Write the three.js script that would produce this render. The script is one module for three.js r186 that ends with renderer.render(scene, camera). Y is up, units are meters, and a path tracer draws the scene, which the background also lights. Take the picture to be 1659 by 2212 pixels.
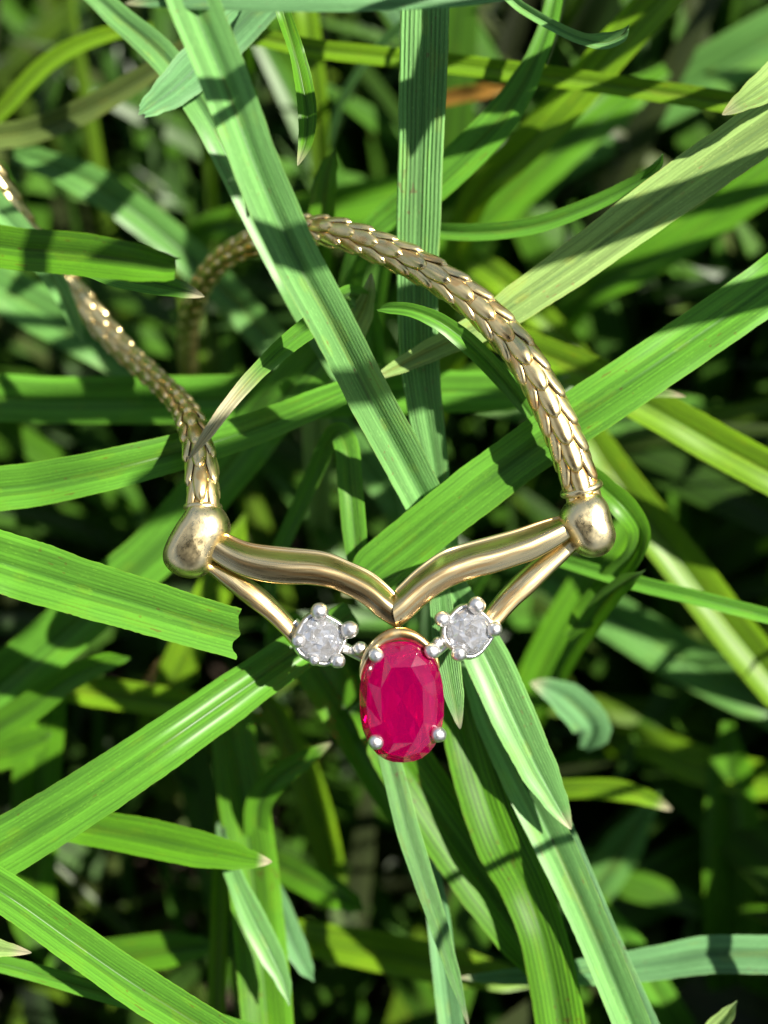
import * as THREE from 'three';
import { RoundedBoxGeometry } from 'three/addons/geometries/RoundedBoxGeometry.js';
import { mergeGeometries } from 'three/addons/utils/BufferGeometryUtils.js';

// ---------------------------------------------------------------- camera, sky, sun, exposure
const scene = new THREE.Scene();
const MM = 0.001, PW = 1659, PH = 2212;                    // size of the tracing sheet the outlines were measured on
const FRAME_W = 37 * MM, FOV = 40, TILT = THREE.MathUtils.degToRad(20);
const HALF_H = FRAME_W * PH / PW / 2, DIST = HALF_H / Math.tan(THREE.MathUtils.degToRad(FOV / 2));
const TARGET = new THREE.Vector3(0, 0.062, 0);
const back = new THREE.Vector3(0, Math.cos(TILT), Math.sin(TILT)), right = new THREE.Vector3(1, 0, 0), up = new THREE.Vector3().crossVectors(back, right);
const camera = new THREE.PerspectiveCamera(FOV, 768 / 1024, 0.005, 60);
camera.up.copy(up);
camera.position.copy(TARGET).addScaledVector(back, DIST);
camera.lookAt(TARGET);
camera.focus = DIST - 0.001;
camera.userData.fStop = 26;
scene.add(camera);

const sunDir = new THREE.Vector3().addScaledVector(right, 0.50).addScaledVector(up, 0.27).addScaledVector(back, 0.80).normalize();
const sun = new THREE.DirectionalLight(new THREE.Color(1.0, 0.94, 0.84), 5);
sun.position.copy(TARGET).addScaledVector(sunDir, 1);
sun.target.position.copy(TARGET);
sun.castShadow = true; sun.shadow.radius = 1.5;
Object.assign(sun.shadow.camera, { left: -0.06, right: 0.06, top: 0.06, bottom: -0.06, near: 0.5, far: 1.3 });
sun.shadow.mapSize.set(4096, 4096);
scene.add(sun, sun.target);

function hash(x, y, z = 0) { let h = Math.imul(x | 0, 374761393) ^ Math.imul(y | 0, 668265263) ^ Math.imul(z | 0, 1274126177); h = Math.imul(h ^ (h >>> 13), 1274126177); h ^= h >>> 16; return (h >>> 0) / 4294967296; }
function vnoise(x, y, s = 0, px = 0, py = 0) {               // value noise, optionally periodic in x and y
  const xi = Math.floor(x), yi = Math.floor(y), fx = x - xi, fy = y - yi, u = fx * fx * (3 - 2 * fx), v = fy * fy * (3 - 2 * fy);
  const w = k => px ? ((k % px) + px) % px : k, z = k => py ? ((k % py) + py) % py : k;
  const a = hash(w(xi), z(yi), s), b = hash(w(xi + 1), z(yi), s), c = hash(w(xi), z(yi + 1), s), d = hash(w(xi + 1), z(yi + 1), s);
  return (a + (b - a) * u) * (1 - v) + (c + (d - c) * u) * v;
}
const smooth = (a, b, x) => { const t = Math.min(1, Math.max(0, (x - a) / (b - a))); return t * t * (3 - 2 * t); };
const mix = (a, b, t) => a + (b - a) * t;
let seed = 7;
const rnd = () => { seed = (seed + 0x6D2B79F5) | 0; let t = Math.imul(seed ^ (seed >>> 15), 1 | seed); t = (t + Math.imul(t ^ (t >>> 7), 61 | t)) ^ t; return ((t ^ (t >>> 14)) >>> 0) / 4294967296; };

{ // sky: blue with scattered bright clouds
  const W = 256, H = 128, a = new Float32Array(W * H * 4);
  for (let j = 0; j < H; j++) for (let i = 0; i < W; i++) {
    const el = (j + 0.5) / H * 2 - 1, e = Math.max(0, el);
    let r = mix(0.62, 0.26, Math.pow(e, 0.5)), g = mix(0.72, 0.42, Math.pow(e, 0.5)), b = mix(0.82, 0.74, Math.pow(e, 0.5));
    const n = vnoise(i / 16, j / 9, 3, 16) * 0.6 + vnoise(i / 8, j / 5, 4, 32) * 0.28 + vnoise(i / 4, j / 2.5, 5, 64) * 0.12;
    const c = smooth(0.5, 0.68, n);
    r = mix(r, 1.15, c); g = mix(g, 1.15, c); b = mix(b, 1.15, c);
    if (el < 0) { r = 0.12; g = 0.16; b = 0.06; }
    a.set([r, g, b, 1], (j * W + i) * 4);
  }
  const sky = new THREE.DataTexture(a, W, H, THREE.RGBAFormat, THREE.FloatType);
  sky.mapping = THREE.EquirectangularReflectionMapping; sky.magFilter = THREE.LinearFilter; sky.needsUpdate = true;
  scene.background = sky; scene.environment = sky;
  scene.backgroundIntensity = 0.24; scene.environmentIntensity = 0.24;
}
const renderer = new THREE.WebGLRenderer({ antialias: true });
renderer.setSize(768, 1024);
renderer.toneMapping = THREE.LinearToneMapping;
renderer.toneMappingExposure = 2.7;
renderer.shadowMap.enabled = true;

// ---------------------------------------------------------------- helpers
const V = (x, y, z) => new THREE.Vector3(x, y, z);
const UNIT = FRAME_W / PW;                                  // metres per sheet unit in the focal plane
function at(x, y, w = 0) {                                  // sheet place and height w (mm, towards the camera) -> a point of the scene
  const k = (DIST - w * MM) / DIST;
  return TARGET.clone().addScaledVector(back, w * MM).addScaledVector(right, (x - PW / 2) * UNIT * k).addScaledVector(up, (PH / 2 - y) * UNIT * k);
}
const size = (px, w) => px * UNIT * (DIST - w * MM) / DIST;
const used = {};
function numbered(n) { const k = used[n] = (used[n] ?? -1) + 1; return k ? `${n}_${String(k).padStart(3, '0')}` : n; }
function tag(o, label, category, group, kind) { o.userData = { ...o.userData, ...(label && { label }), ...(category && { category }), ...(group && { group }), ...(kind && { kind }) }; return o; }
function mesh(name, geo, mat, parent, base) {
  if (base) geo.translate(-base.x, -base.y, -base.z);
  const m = new THREE.Mesh(geo, mat); m.name = parent === scene ? numbered(name) : name; m.castShadow = m.receiveShadow = true; parent.add(m); return m;
}
function grid(nu, nv, f, closeU = false) {                  // f(i, j) -> {p, uv, c}
  const pos = [], uv = [], col = [], idx = [];
  for (let j = 0; j <= nv; j++) for (let i = 0; i <= nu; i++) { const q = f(i / nu, j / nv, i, j); pos.push(q.p.x, q.p.y, q.p.z); uv.push(...(q.uv || [i / nu, j / nv])); if (q.c) col.push(...q.c); }
  for (let j = 0; j < nv; j++) for (let i = 0; i < nu; i++) { const a = j * (nu + 1) + i, b = a + 1, c = a + nu + 1, d = c + 1; idx.push(a, b, d, a, d, c); }
  const g = new THREE.BufferGeometry();
  g.setAttribute('position', new THREE.Float32BufferAttribute(pos, 3)); g.setAttribute('uv', new THREE.Float32BufferAttribute(uv, 2));
  if (col.length) g.setAttribute('color', new THREE.Float32BufferAttribute(col, 3));
  g.setIndex(idx); g.computeVertexNormals();
  if (closeU) { const n = g.attributes.normal; for (let j = 0; j <= nv; j++) { const a = j * (nu + 1), b = a + nu, x = V(n.getX(a) + n.getX(b), n.getY(a) + n.getY(b), n.getZ(a) + n.getZ(b)).normalize(); n.setXYZ(a, x.x, x.y, x.z); n.setXYZ(b, x.x, x.y, x.z); } }
  return g;
}
function texture(w, h, f, srgb) {
  const a = new Uint8Array(w * h * 4);
  for (let j = 0; j < h; j++) for (let i = 0; i < w; i++) { const c = f((i + 0.5) / w, (j + 0.5) / h, i, j), [r, g, b] = Array.isArray(c) ? c : [c, c, c]; a.set([r, g, b].map(x => Math.max(0, Math.min(255, Math.round(x * 255)))).concat(255), (j * w + i) * 4); }
  const t = new THREE.DataTexture(a, w, h); t.wrapS = t.wrapT = THREE.RepeatWrapping; t.magFilter = THREE.LinearFilter; t.minFilter = THREE.LinearMipmapLinearFilter; t.generateMipmaps = true;
  if (srgb) t.colorSpace = THREE.SRGBColorSpace; t.needsUpdate = true; return t;
}

// ---------------------------------------------------------------- materials
// grass: u runs across the blade, v along it (one repeat = 24 mm)
const veins = (u, n, s) => { const k = u * n, f = Math.abs(((k % 1) + 1) % 1 - 0.5) * 2; return Math.pow(f, 2.2) * (0.6 + 0.4 * hash(Math.floor(k), s)); };
function grassMap(n, depth, s) {
  return texture(256, 1024, (u, v, i, j) => {
    const N = (a, b, q) => vnoise(u * a, v * b, s + q, 0, b) - 0.5, wob = u + 0.006 * (vnoise(v * 24, 3, s, 24) - 0.5);
    let k = 0.90 - depth * veins(wob, n, s);
    k += 0.07 * N(44, 12, 1) + 0.07 * N(5, 8, 2) + 0.22 * N(11, 2, 15) + 0.12 * N(30, 3, 16) + 0.05 * N(110, 180, 5);
    const mid = 1.5 * Math.exp(-Math.pow((wob - 0.5) / 0.022, 2)), margin = smooth(0.03, 0.0, Math.min(u, 1 - u));
    let r = k, g = k, b = k;
    r -= 0.14 * mid; g -= 0.12 * mid; b -= 0.12 * mid;
    r += 0.22 * margin; g += 0.08 * margin; b += 0.06 * margin;
    const row = u * 46, across = 1 - Math.abs((row % 1) - 0.5) * 2, dash = smooth(0.80, 0.96, vnoise(Math.floor(row) * 7.3, v * 150, s + 9, 0, 150)) * across;   // pale pores and hairs in rows along the veins
    r += 0.26 * dash; g += 0.17 * dash; b += 0.22 * dash;
    const y = smooth(0.70, 0.86, vnoise(u * 6, v * 16, s + 12, 0, 16)) * (0.4 + vnoise(u * 60, v * 200, s + 13, 0, 200)); r += 0.10 * y; g += 0.03 * y; b -= 0.03 * y;   // yellowed flecks
    const br = smooth(0.86, 0.93, vnoise(u * 14, v * 70, s + 19, 0, 70)) * smooth(0.55, 0.75, vnoise(u * 3, v * 9, s + 20, 0, 9)); r += 0.05 * br; g -= 0.16 * br; b -= 0.1 * br;   // small brown spots
    return [r, g, b];
  }, true);
}
const grassBump = (n, s) => texture(256, 1024, (u, v) => 0.62 - 0.42 * veins(u + 0.006 * (vnoise(v * 24, 3, s, 24) - 0.5), n, s) + 0.16 * (vnoise(u * 60, v * 90, s, 0, 90) - 0.5) + 0.14 * (vnoise(u * 14, v * 24, s + 4, 0, 24) - 0.5));
const grassMaterial = (map, bump, depth, coat, coatRough) => new THREE.MeshPhysicalMaterial({ vertexColors: true, map, bumpMap: bump, bumpScale: depth, roughness: 1, transmission: 0.34, thickness: 0, ior: 1.4, specularIntensity: 0.35, clearcoat: coat, clearcoatRoughness: coatRough, side: THREE.DoubleSide });
const fineMap = grassMap(15, 0.09, 11), fineBump = grassBump(15, 11), ribMap = grassMap(11, 0.26, 31), ribBump = grassBump(11, 31);
const M = {
  smooth: grassMaterial(fineMap, fineBump, 0.00003, 0.34, 0.34),
  waxy: grassMaterial(fineMap, fineBump, 0.00003, 0.25, 0.48),
  ribbed: grassMaterial(ribMap, ribBump, 0.00008, 0.32, 0.45),
};
const scratch = texture(512, 512, (u, v) => 0.5 + 0.35 * (vnoise(u * 26, v * 26, 71, 26) - 0.5) + 0.25 * (vnoise(u * 90, v * 14, 72, 90) - 0.5) + 0.22 * (vnoise(u * 180, v * 180, 73, 180) - 0.5));
const goldTint = texture(512, 512, (u, v) => { const c = smooth(0.62, 0.8, vnoise(u * 9, v * 7, 81, 9) * 0.65 + vnoise(u * 30, v * 26, 82, 30) * 0.35), d = 0.05 * vnoise(u * 60, v * 60, 83, 60); return [0.99 - 0.03 * c - d, 0.98 - 0.12 * c - d, 0.95 - 0.2 * c - d]; }, true);
const metalRough = texture(256, 256, (u, v) => 0.55 + 0.16 * (vnoise(u * 18, v * 18, 91, 18) - 0.5) + 0.14 * (vnoise(u * 70, v * 70, 92, 70) - 0.5));
const gold = new THREE.MeshPhysicalMaterial({ color: new THREE.Color().setRGB(0.82, 0.68, 0.38), metalness: 1, roughness: 0.55, roughnessMap: metalRough, bumpMap: scratch, bumpScale: 0.000003 });
const paleGold = new THREE.MeshPhysicalMaterial({ color: new THREE.Color().setRGB(0.80, 0.66, 0.38), map: goldTint, metalness: 1, roughness: 0.5, roughnessMap: metalRough, bumpMap: scratch, bumpScale: 0.000005 });
const chainGold = new THREE.MeshPhysicalMaterial({ color: new THREE.Color().setRGB(0.96, 0.78, 0.42), map: goldTint, metalness: 1, roughness: 0.54, roughnessMap: metalRough, bumpMap: scratch, bumpScale: 0.000004 });
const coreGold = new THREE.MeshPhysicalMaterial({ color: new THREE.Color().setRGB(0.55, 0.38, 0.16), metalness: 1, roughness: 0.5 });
const whiteGold = new THREE.MeshPhysicalMaterial({ color: new THREE.Color().setRGB(0.80, 0.78, 0.76), metalness: 1, roughness: 0.66, roughnessMap: metalRough, bumpMap: scratch, bumpScale: 0.000005 });
const rubyStone = new THREE.MeshPhysicalMaterial({ color: new THREE.Color().setRGB(0.68, 0.001, 0.17), roughness: 0.04, transmission: 0.86, specularIntensity: 0.7, thickness: 0.002, ior: 1.76, attenuationColor: new THREE.Color(1, 0.1, 0.62), attenuationDistance: 0.003 });
const diamondStone = new THREE.MeshPhysicalMaterial({ color: new THREE.Color().setRGB(0.95, 0.95, 0.96), roughness: 0.025, transmission: 0.89, thickness: 0.001, ior: 2.4 });

// ---------------------------------------------------------------- the ground
{
  const soil = texture(512, 512, (u, v) => { const n = vnoise(u * 12, v * 12, 51, 12) * 0.5 + vnoise(u * 48, v * 48, 52, 48) * 0.5; return [0.14 + 0.12 * n, 0.11 + 0.10 * n, 0.08 + 0.06 * n]; }, true);
  const b = texture(512, 512, (u, v) => vnoise(u * 12, v * 12, 51, 12) * 0.6 + vnoise(u * 60, v * 60, 53, 60) * 0.4);
  soil.repeat.set(40, 40); b.repeat.set(40, 40);
  const g = new THREE.PlaneGeometry(2.4, 2.4, 1, 1); g.rotateX(-Math.PI / 2);
  const o = mesh('ground', g, new THREE.MeshStandardMaterial({ map: soil, bumpMap: b, bumpScale: 0.004, roughness: 1 }), scene);
  tag(o, null, null, null, 'structure');
}

// ---------------------------------------------------------------- blades of grass
const TONE = {                                              // linear albedo
  blue: [0.140, 0.335, 0.125], pale: [0.300, 0.470, 0.130], mint: [0.165, 0.395, 0.105], mid: [0.098, 0.300, 0.020], lush: [0.080, 0.248, 0.004], lime: [0.140, 0.295, 0.003], olive: [0.105, 0.160, 0.030], straw: [0.50, 0.40, 0.20], rust: [0.34, 0.17, 0.02], soft: [0.115, 0.300, 0.060], tip: [0.55, 0.52, 0.32],
};
// p: [x, y, height mm, width] from root to tip in sheet units
function bladeGeometry(s) {
  const P = s.P3 || s.p.map(q => at(q[0], q[1], q[2])), Wd = s.W3 || s.p.map(q => size(q[3], q[2]));
  if (s.P3) { s.p = s.P3.map(() => [0, 0, 0, 0]); s.root = false; }
  const twists = s.p.map(q => q[4] || 0);
  const out = q => q[0] < 0 || q[0] > PW || q[1] < 0 || q[1] > PH;
  const down = V(0, -1, 0), first = s.p[0];
  if (s.root !== false) {                                   // carry the blade on down to the soil
    const t = P[0].clone().sub(P[1]).normalize(), far = out(first) ? 1 : 0.25, h = P[0].y;
    const a = P[0].clone().addScaledVector(t, 0.010 * far).addScaledVector(down, h * 0.25), b = P[0].clone().addScaledVector(t, 0.016 * far).addScaledVector(down, h);
    P.unshift(b, a); Wd.unshift(Wd[0] * 0.7, Wd[0]); twists.unshift(twists[0], twists[0]);
  }
  const last = s.p[s.p.length - 1];
  let pointed = last[3] < 3;
  if (!pointed && out(last) && !s.cut) { const n = P.length, t = P[n - 1].clone().sub(P[n - 2]).normalize(); P.push(P[n - 1].clone().addScaledVector(t, 0.012).addScaledVector(down, 0.003)); Wd.push(0.0001); twists.push(twists[n - 1]); pointed = true; }
  const curve = new THREE.CatmullRomCurve3(P, false, 'centripetal'), n = P.length - 1;
  const nv = Math.max(16, Math.min(110, Math.round(curve.getLength() / 0.0005))), nu = s.rib ? 44 : 20;
  const id = s.id, tone = TONE[s.c], tipTone = TONE.tip, fold = s.fold ?? 0.16, len = curve.getLength();
  const rings = []; let walked = 0, lastP = null;
  for (let j = 0; j <= nv; j++) {
    const t = j / nv, k = Math.min(n - 1e-6, t * n), a = Math.floor(k), f = k - a;
    let p = curve.getPoint(t), tan = curve.getTangent(t), wd;
    const w0 = Wd[a], w1 = Wd[a + 1];
    wd = pointed && a === n - 1 ? w1 + (w0 - w1) * Math.pow(1 - f, 0.75) : mix(w0, w1, f * f * (3 - 2 * f));
    wd *= 1 + 0.04 * (vnoise(walked * 450, id, 5) - 0.5);
    const view = s.P3 ? sunDir : camera.position.clone().sub(p).normalize();
    let side = V().crossVectors(tan, view).normalize(), nor = V().crossVectors(side, tan).normalize();
    const tw = (mix(twists[a], twists[a + 1], f) + 10 * (vnoise(walked * 120, id, 6) - 0.5)) * Math.PI / 180;
    const s2 = side.clone().multiplyScalar(Math.cos(tw)).addScaledVector(nor, Math.sin(tw)); nor = V().crossVectors(s2, tan).normalize();
    walked += lastP ? lastP.distanceTo(p) : 0; lastP = p.clone();
    rings.push({ p, side: s2, nor, tan, wd: wd / Math.max(0.35, Math.cos(tw)), d: walked, t });
  }
  const total = walked;
  return grid(nu, nv, (u, v, i, j) => {
    const r = rings[j], x = u * 2 - 1, ax = Math.abs(x);
    const lip = Math.sqrt(ax * ax + 0.0025) - 0.05, half = 1 - Math.pow(2 * Math.min(1, ax * 1.02) - 1, 2);
    let h = (s.bulge ?? 0.05) * half + fold * (lip - 0.45) + (s.arch ?? -0.05) * (1 - ax * ax);
    if (s.rib) h += s.rib * (0.5 - veins(u, 11, 31));
    h += 0.02 * (vnoise(u * 3, r.d * 400, id) - 0.5);
    const edge = ax > 0.99 ? 0.012 * (hash(i, j, id) - 0.5) : 0;
    const p = r.p.clone().addScaledVector(r.side, (x * (0.5 - 0.05 * fold) + edge) * r.wd).addScaledVector(r.nor, h * r.wd);
    if (s.cut && j > nv - 3) p.addScaledVector(r.tan, ((j - nv + 3) / 3) * (s.cut * (vnoise(u * 4, 1, id) - 0.55) * 0.0016 + (s.slant || 0) * x * 0.0005 + 0.00012 * (vnoise(u * 12, 3, id) - 0.5)));
    const dry = (s.dry ?? 0.25) > 0 && pointed ? smooth(total - (s.dryLen ?? 0.0012), total, r.d) * (s.dry ?? 0.25) * 3 : 0, dk = Math.min(1, dry);
    const vary = 1 + 0.16 * (vnoise(r.d * 160, id * 3.1, 8) - 0.5);
    return { p, uv: [u, r.d / 0.024 + id * 0.37], c: [0, 1, 2].map(q => mix(tone[q] * vary, tipTone[q], dk)) };
  });
}
const frustum = p => { const q = p.clone().sub(camera.position), z = -q.dot(back); return { x: q.dot(right) / z, y: q.dot(up) / z, z }; };
let bladeNo = 0;
function blade(label, c, p, more = {}) {
  const s = { c, p, id: ++bladeNo, ...more };
  const g = bladeGeometry(s), midp = s.p[0], base = at(midp[0], midp[1], midp[2]);
  const o = mesh(more.name || 'grass_blade', g, M[more.m || (c === 'blue' || c === 'pale' ? 'waxy' : 'smooth')], scene, base);
  o.position.copy(base);
  return tag(o, label, more.category || 'grass blade', more.group);
}

// over the necklace
blade('long pale green folded blade lying across the top of the chain loop', 'mint', [[935, 1125, -4, 92], [880, 1010, -2, 96], [800, 862, 1, 98], [720, 705, 4, 100], [640, 555, 5, 104], [560, 375, 6, 106], [480, 160, 7, 108], [412, -10, 8, 112], [390, -90, 8, 110]], { fold: 0.30, rib: 0 });
blade('pale blue-green blade running along the very top of the photo', 'blue', [[2700, -900, 0, 62], [1900, -380, 4, 62], [1250, -75, 6, 62], [1040, -24, 7, 62], [800, -8, 8, 62], [600, -6, 8, 60], [430, -6, 8, 50], [330, 2, 8, 28], [270, 8, 8, 1]], { fold: 0.05 });
blade('bright cut blade with notched yellow end hiding the left chain', 'lush', [[-60, 535, 4, 92], [60, 540, 4.5, 94], [180, 550, 5, 94], [290, 566, 5.5, 84], [350, 576, 5.5, 66], [386, 580, 5.5, 48]], { cut: 0.6, fold: 0.16 });
blade('short pointed blade just below the notched blade, white tip touching the chain loop', 'mid', [[180, 575, 0, 40], [260, 597, 1.5, 52], [340, 612, 2.5, 52], [400, 628, 3, 34], [442, 641, 3, 1]], { fold: 0.25, dry: 0.5, root: false });
blade('thin twisted blade with dry straw tip resting on the left chain', 'mid', [[760, 640, -3, 52], [690, 690, -1.2, 52], [615, 748, 0, 46], [545, 815, 1.2, 36], [490, 880, 2.3, 30], [450, 935, 2.9, 26], [406, 994, 3.2, 1]], { fold: 0.35, dry: 0.7, dryLen: 0.007 });
blade('bright cut blade left of the pendant ending in a straight ragged edge', 'mid', [[-60, 1200, 1, 135], [60, 1232, 1.2, 134], [180, 1270, 1.5, 128], [300, 1305, 1.5, 120], [420, 1342, 1.5, 114], [512, 1368, 1.5, 112]], { cut: 0.22, slant: 0.5, fold: 0.16 });
blade('small curled blade with rounded end crossing the ribbed blade inside the loop', 'mid', [[1160, 915, -2.2, 14], [1120, 862, -1.4, 34], [1070, 800, -0.6, 44], [1010, 740, 0, 46], [950, 695, 0.3, 38], [890, 670, 0.3, 30], [845, 665, 0, 26], [822, 666, -0.2, 12]], { fold: 0.25, cut: 0.3, root: false });
blade('light folded leaf tip entering from the right edge over the pale blade', 'pale', [[1760, 110, 3, 90], [1690, 160, 3, 84], [1640, 196, 3, 66], [1595, 225, 2.8, 40], [1560, 248, 2.5, 1]], { fold: 0.28 });

// at the height of the necklace
blade('upright ribbed pale blade running from the top edge behind the chain', 'mint', [[950, 1100, -6, 50], [938, 1000, -5, 62], [918, 880, -4.2, 78], [905, 760, -3.8, 86], [902, 600, -3.5, 90], [906, 420, -2.5, 98], [912, 230, -1.5, 102], [917, 60, -0.5, 106], [920, -80, 0, 106]], { rib: 0.035, m: 'ribbed', fold: 0.06 });
blade('wide pale blade sloping from the right edge down to the chain loop', 'pale', [[1760, 195, 0, 120], [1660, 268, -0.5, 118], [1540, 352, -1, 114], [1400, 452, -1.6, 106], [1250, 562, -2, 96], [1130, 645, -2.3, 86], [1040, 705, -2.8, 66], [940, 752, -3, 52], [870, 787, -3, 38], [800, 822, -3, 1]], { fold: 0.14 });
blade('broad bright blade running from the right edge down to the V of the pendant', 'mid', [[1780, 528, -2, 116], [1660, 618, -1.8, 116], [1500, 730, -1.6, 116], [1350, 832, -1.5, 116], [1200, 932, -1.8, 114], [1080, 1018, -2, 112], [960, 1110, -2.2, 112], [880, 1175, -2.7, 112], [815, 1226, -3.2, 108], [772, 1262, -3.8, 70], [738, 1288, -4.6, 1]], { fold: 0.07 });
blade('bright blade from the left edge passing under the left chain', 'mid', [[-60, 1070, -3, 98], [80, 1046, -2.8, 96], [220, 1018, -2.2, 92], [350, 986, -2.9, 84], [450, 958, -3.9, 78], [560, 922, -4.4, 72], [660, 882, -4, 64], [760, 838, -4.2, 52], [830, 800, -4.4, 40]], { fold: 0.16 });
blade('glossy bright blade from the lower left up to under the left diamond', 'mid', [[-70, 1880, -1, 130], [60, 1800, -0.6, 126], [200, 1712, -0.4, 120], [340, 1618, -0.7, 112], [470, 1528, -1.9, 104], [580, 1450, -3.2, 94], [680, 1382, -4.2, 84], [760, 1325, -5, 60]], { fold: -0.06, arch: 0.03, bulge: 0.09 });
blade('pointed blade just below the glossy blade at lower left', 'lush', [[90, 1765, -6, 78], [190, 1786, -5.5, 80], [310, 1808, -5, 82], [420, 1832, -4.6, 80], [500, 1848, -4.4, 62], [545, 1857, -4.4, 40], [588, 1862, -4.4, 1]], { fold: 0.12, dry: 0.5, dryLen: 0.0009 });
blade('bright channelled blade crossing the lower left corner', 'mid', [[-80, 1872, 1, 84], [40, 1950, 0.6, 88], [160, 2036, 0.2, 90], [280, 2120, 0, 92], [390, 2190, 0, 94], [520, 2268, 0, 92]], { fold: 0.32 });
blade('thin blade along the bottom left edge', 'mid', [[-60, 2066, -3, 36], [80, 2102, -3, 38], [200, 2138, -3, 38], [320, 2172, -3.2, 36], [430, 2192, -3.4, 30], [560, 2222, -3.6, 16]], { fold: 0.2 });
blade('pale pointed blade hanging below the right diamond', 'mint', [[930, 1190, -5, 56], [975, 1275, -3.6, 76], [1020, 1360, -2.6, 88], [1065, 1450, -2.2, 98], [1110, 1550, -2, 98], [1160, 1655, -2, 86], [1200, 1730, -2, 58], [1234, 1792, -2, 1]], { fold: 0.14 });
blade('long folded blade below the right diamond running off the bottom', 'mint', [[1015, 1440, -5, 50], [1070, 1570, -4.4, 76], [1130, 1690, -4, 88], [1190, 1810, -3.8, 88], [1250, 1940, -3.6, 84], [1310, 2080, -3.4, 82], [1370, 2225, -3.2, 80], [1400, 2300, -3, 78]], { fold: 0.30, arch: -0.02 });
blade('narrow blue-green ribbed blade beside the long folded blade at the bottom', 'blue', [[1190, 1730, -6, 40], [1240, 1850, -5.6, 50], [1295, 1985, -5.2, 52], [1350, 2110, -5, 52], [1405, 2230, -4.8, 50], [1440, 2310, -4.8, 48]], { rib: 0.04, m: 'ribbed' });
blade('ribbed blade bending toward the bottom right of centre', 'lush', [[975, 1440, -7, 90], [1003, 1560, -4.9, 104], [1042, 1700, -4.4, 116], [1085, 1820, -4.3, 118], [1135, 1920, -4.9, 108], [1172, 2020, -4.6, 104], [1195, 2120, -4.6, 106], [1215, 2240, -4.6, 108], [1225, 2320, -4.6, 108]], { m: 'ribbed', fold: 0.08 });
blade('wide green blade running down right from under the red stone', 'lush', [[800, 1520, -8.5, 100], [870, 1640, -7, 124], [950, 1765, -6.4, 132], [1035, 1890, -6.2, 130], [1115, 2005, -6.4, 118], [1175, 2090, -7, 84], [1215, 2150, -7.4, 30]], { m: 'ribbed', fold: 0.10 });
blade('narrow striped pale blade hanging straight down from the ruby', 'mint', [[830, 1600, -5, 44], [852, 1680, -4, 50], [880, 1790, -3.5, 52], [915, 1900, -3.2, 48], [945, 1990, -3, 42], [975, 2090, -3, 32], [1005, 2190, -3, 10], [1012, 2215, -3, 1]], { rib: 0.05, m: 'ribbed', fold: 0.1 });
blade('small striped blade tip pointing down just right of the ruby', 'mint', [[945, 1230, -4, 40], [955, 1330, -2.6, 52], [966, 1420, -1.8, 56], [980, 1500, -1.4, 46], [994, 1575, -1.2, 1]], { rib: 0.05, m: 'ribbed', fold: 0.14 });
blade('blue-green blade at the bottom edge below the ruby', 'blue', [[935, 1900, -8, 40], [948, 1990, -7, 52], [958, 2080, -6.6, 54], [968, 2160, -6.4, 56], [980, 2260, -6.2, 56]], { fold: 0.2 });
blade('pale blue-green pointed blade entering from the right edge near the bottom', 'blue', [[1760, 2062, -7, 84], [1650, 2062, -7.2, 82], [1530, 2062, -7.6, 80], [1420, 2080, -8, 74], [1300, 2096, -8.4, 60], [1200, 2104, -8.6, 48], [1100, 2110, -8.8, 34], [1040, 2112, -8.8, 20], [990, 2112, -8.8, 1]], { fold: 0.12, dry: 0.3 });

// upper part
blade('blue-green blade with blunt crumpled end behind the long folded blade', 'blue', [[640, -90, -4, 84], [560, 10, -4, 88], [490, 82, -4, 92], [420, 150, -3.6, 92], [370, 196, -3.2, 76], [330, 226, -3, 50], [302, 246, -2.6, 26]], { cut: 0.5, fold: 0.12 });
blade('blade running under the long folded blade and under the chain', 'mint', [[860, 1000, -9, 50], [780, 860, -8, 62], [700, 730, -6.6, 68], [640, 625, -5, 70], [575, 500, -4.6, 72], [510, 370, -4.2, 72], [440, 240, -4, 72], [350, 120, -5, 66], [260, 40, -6, 56], [180, -30, -6, 44]], { fold: 0.18 });
blade('slim bright twisted blade hanging near the top centre', 'lush', [[590, -40, 0, 34], [618, 45, 0.3, 34], [640, 115, 0.5, 34, 35], [655, 180, 0.5, 40, 25], [664, 245, 0.4, 42], [660, 305, 0.3, 34], [643, 358, 0.2, 1]], { fold: 0.2, dry: 0.25 });
blade('short upright blade with rounded tip above the chain loop', 'lush', [[690, 560, -10, 52], [694, 480, -8.6, 58], [700, 410, -8, 56], [710, 360, -7.8, 40], [722, 326, -7.6, 4]], { fold: 0.1 });
blade('thin curled blade with a hooked tip near the top right of centre', 'mint', [[1060, -30, -2, 22], [1130, 18, -1.6, 24], [1200, 58, -1.3, 24], [1260, 84, -1, 26], [1305, 90, -0.7, 36, 20], [1340, 78, -0.4, 30], [1360, 55, 0, 6]], { fold: 0.3, cut: 0.3 });
blade('pale curved blade rising from behind the ribbed blade to the top', 'mid', [[790, 520, -9, 56], [850, 462, -8, 70], [930, 404, -7, 80], [1010, 330, -6.4, 82], [1075, 262, -6, 78], [1125, 190, -5.8, 64], [1160, 120, -5.6, 46], [1185, 50, -5.4, 40], [1205, -40, -5.2, 36]], { fold: 0.12 });
blade('long narrow yellow-green blade crossing the top right almost level', 'lime', [[480, 85, -11, 36], [700, 108, -10, 40], [960, 136, -9.6, 44], [1150, 160, -9.2, 44], [1330, 184, -8.8, 44], [1480, 206, -8.4, 46], [1620, 228, -8, 46], [1760, 250, -8, 44]], { fold: 0.08 });
blade('bright blade slanting down from the top edge at the right', 'lime', [[1030, 420, -18, 64], [1110, 340, -15, 76], [1190, 260, -13, 82], [1270, 172, -12, 84], [1350, 78, -11, 84], [1440, -20, -10, 84], [1500, -90, -10, 84]], { fold: 0.14 });
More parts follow.
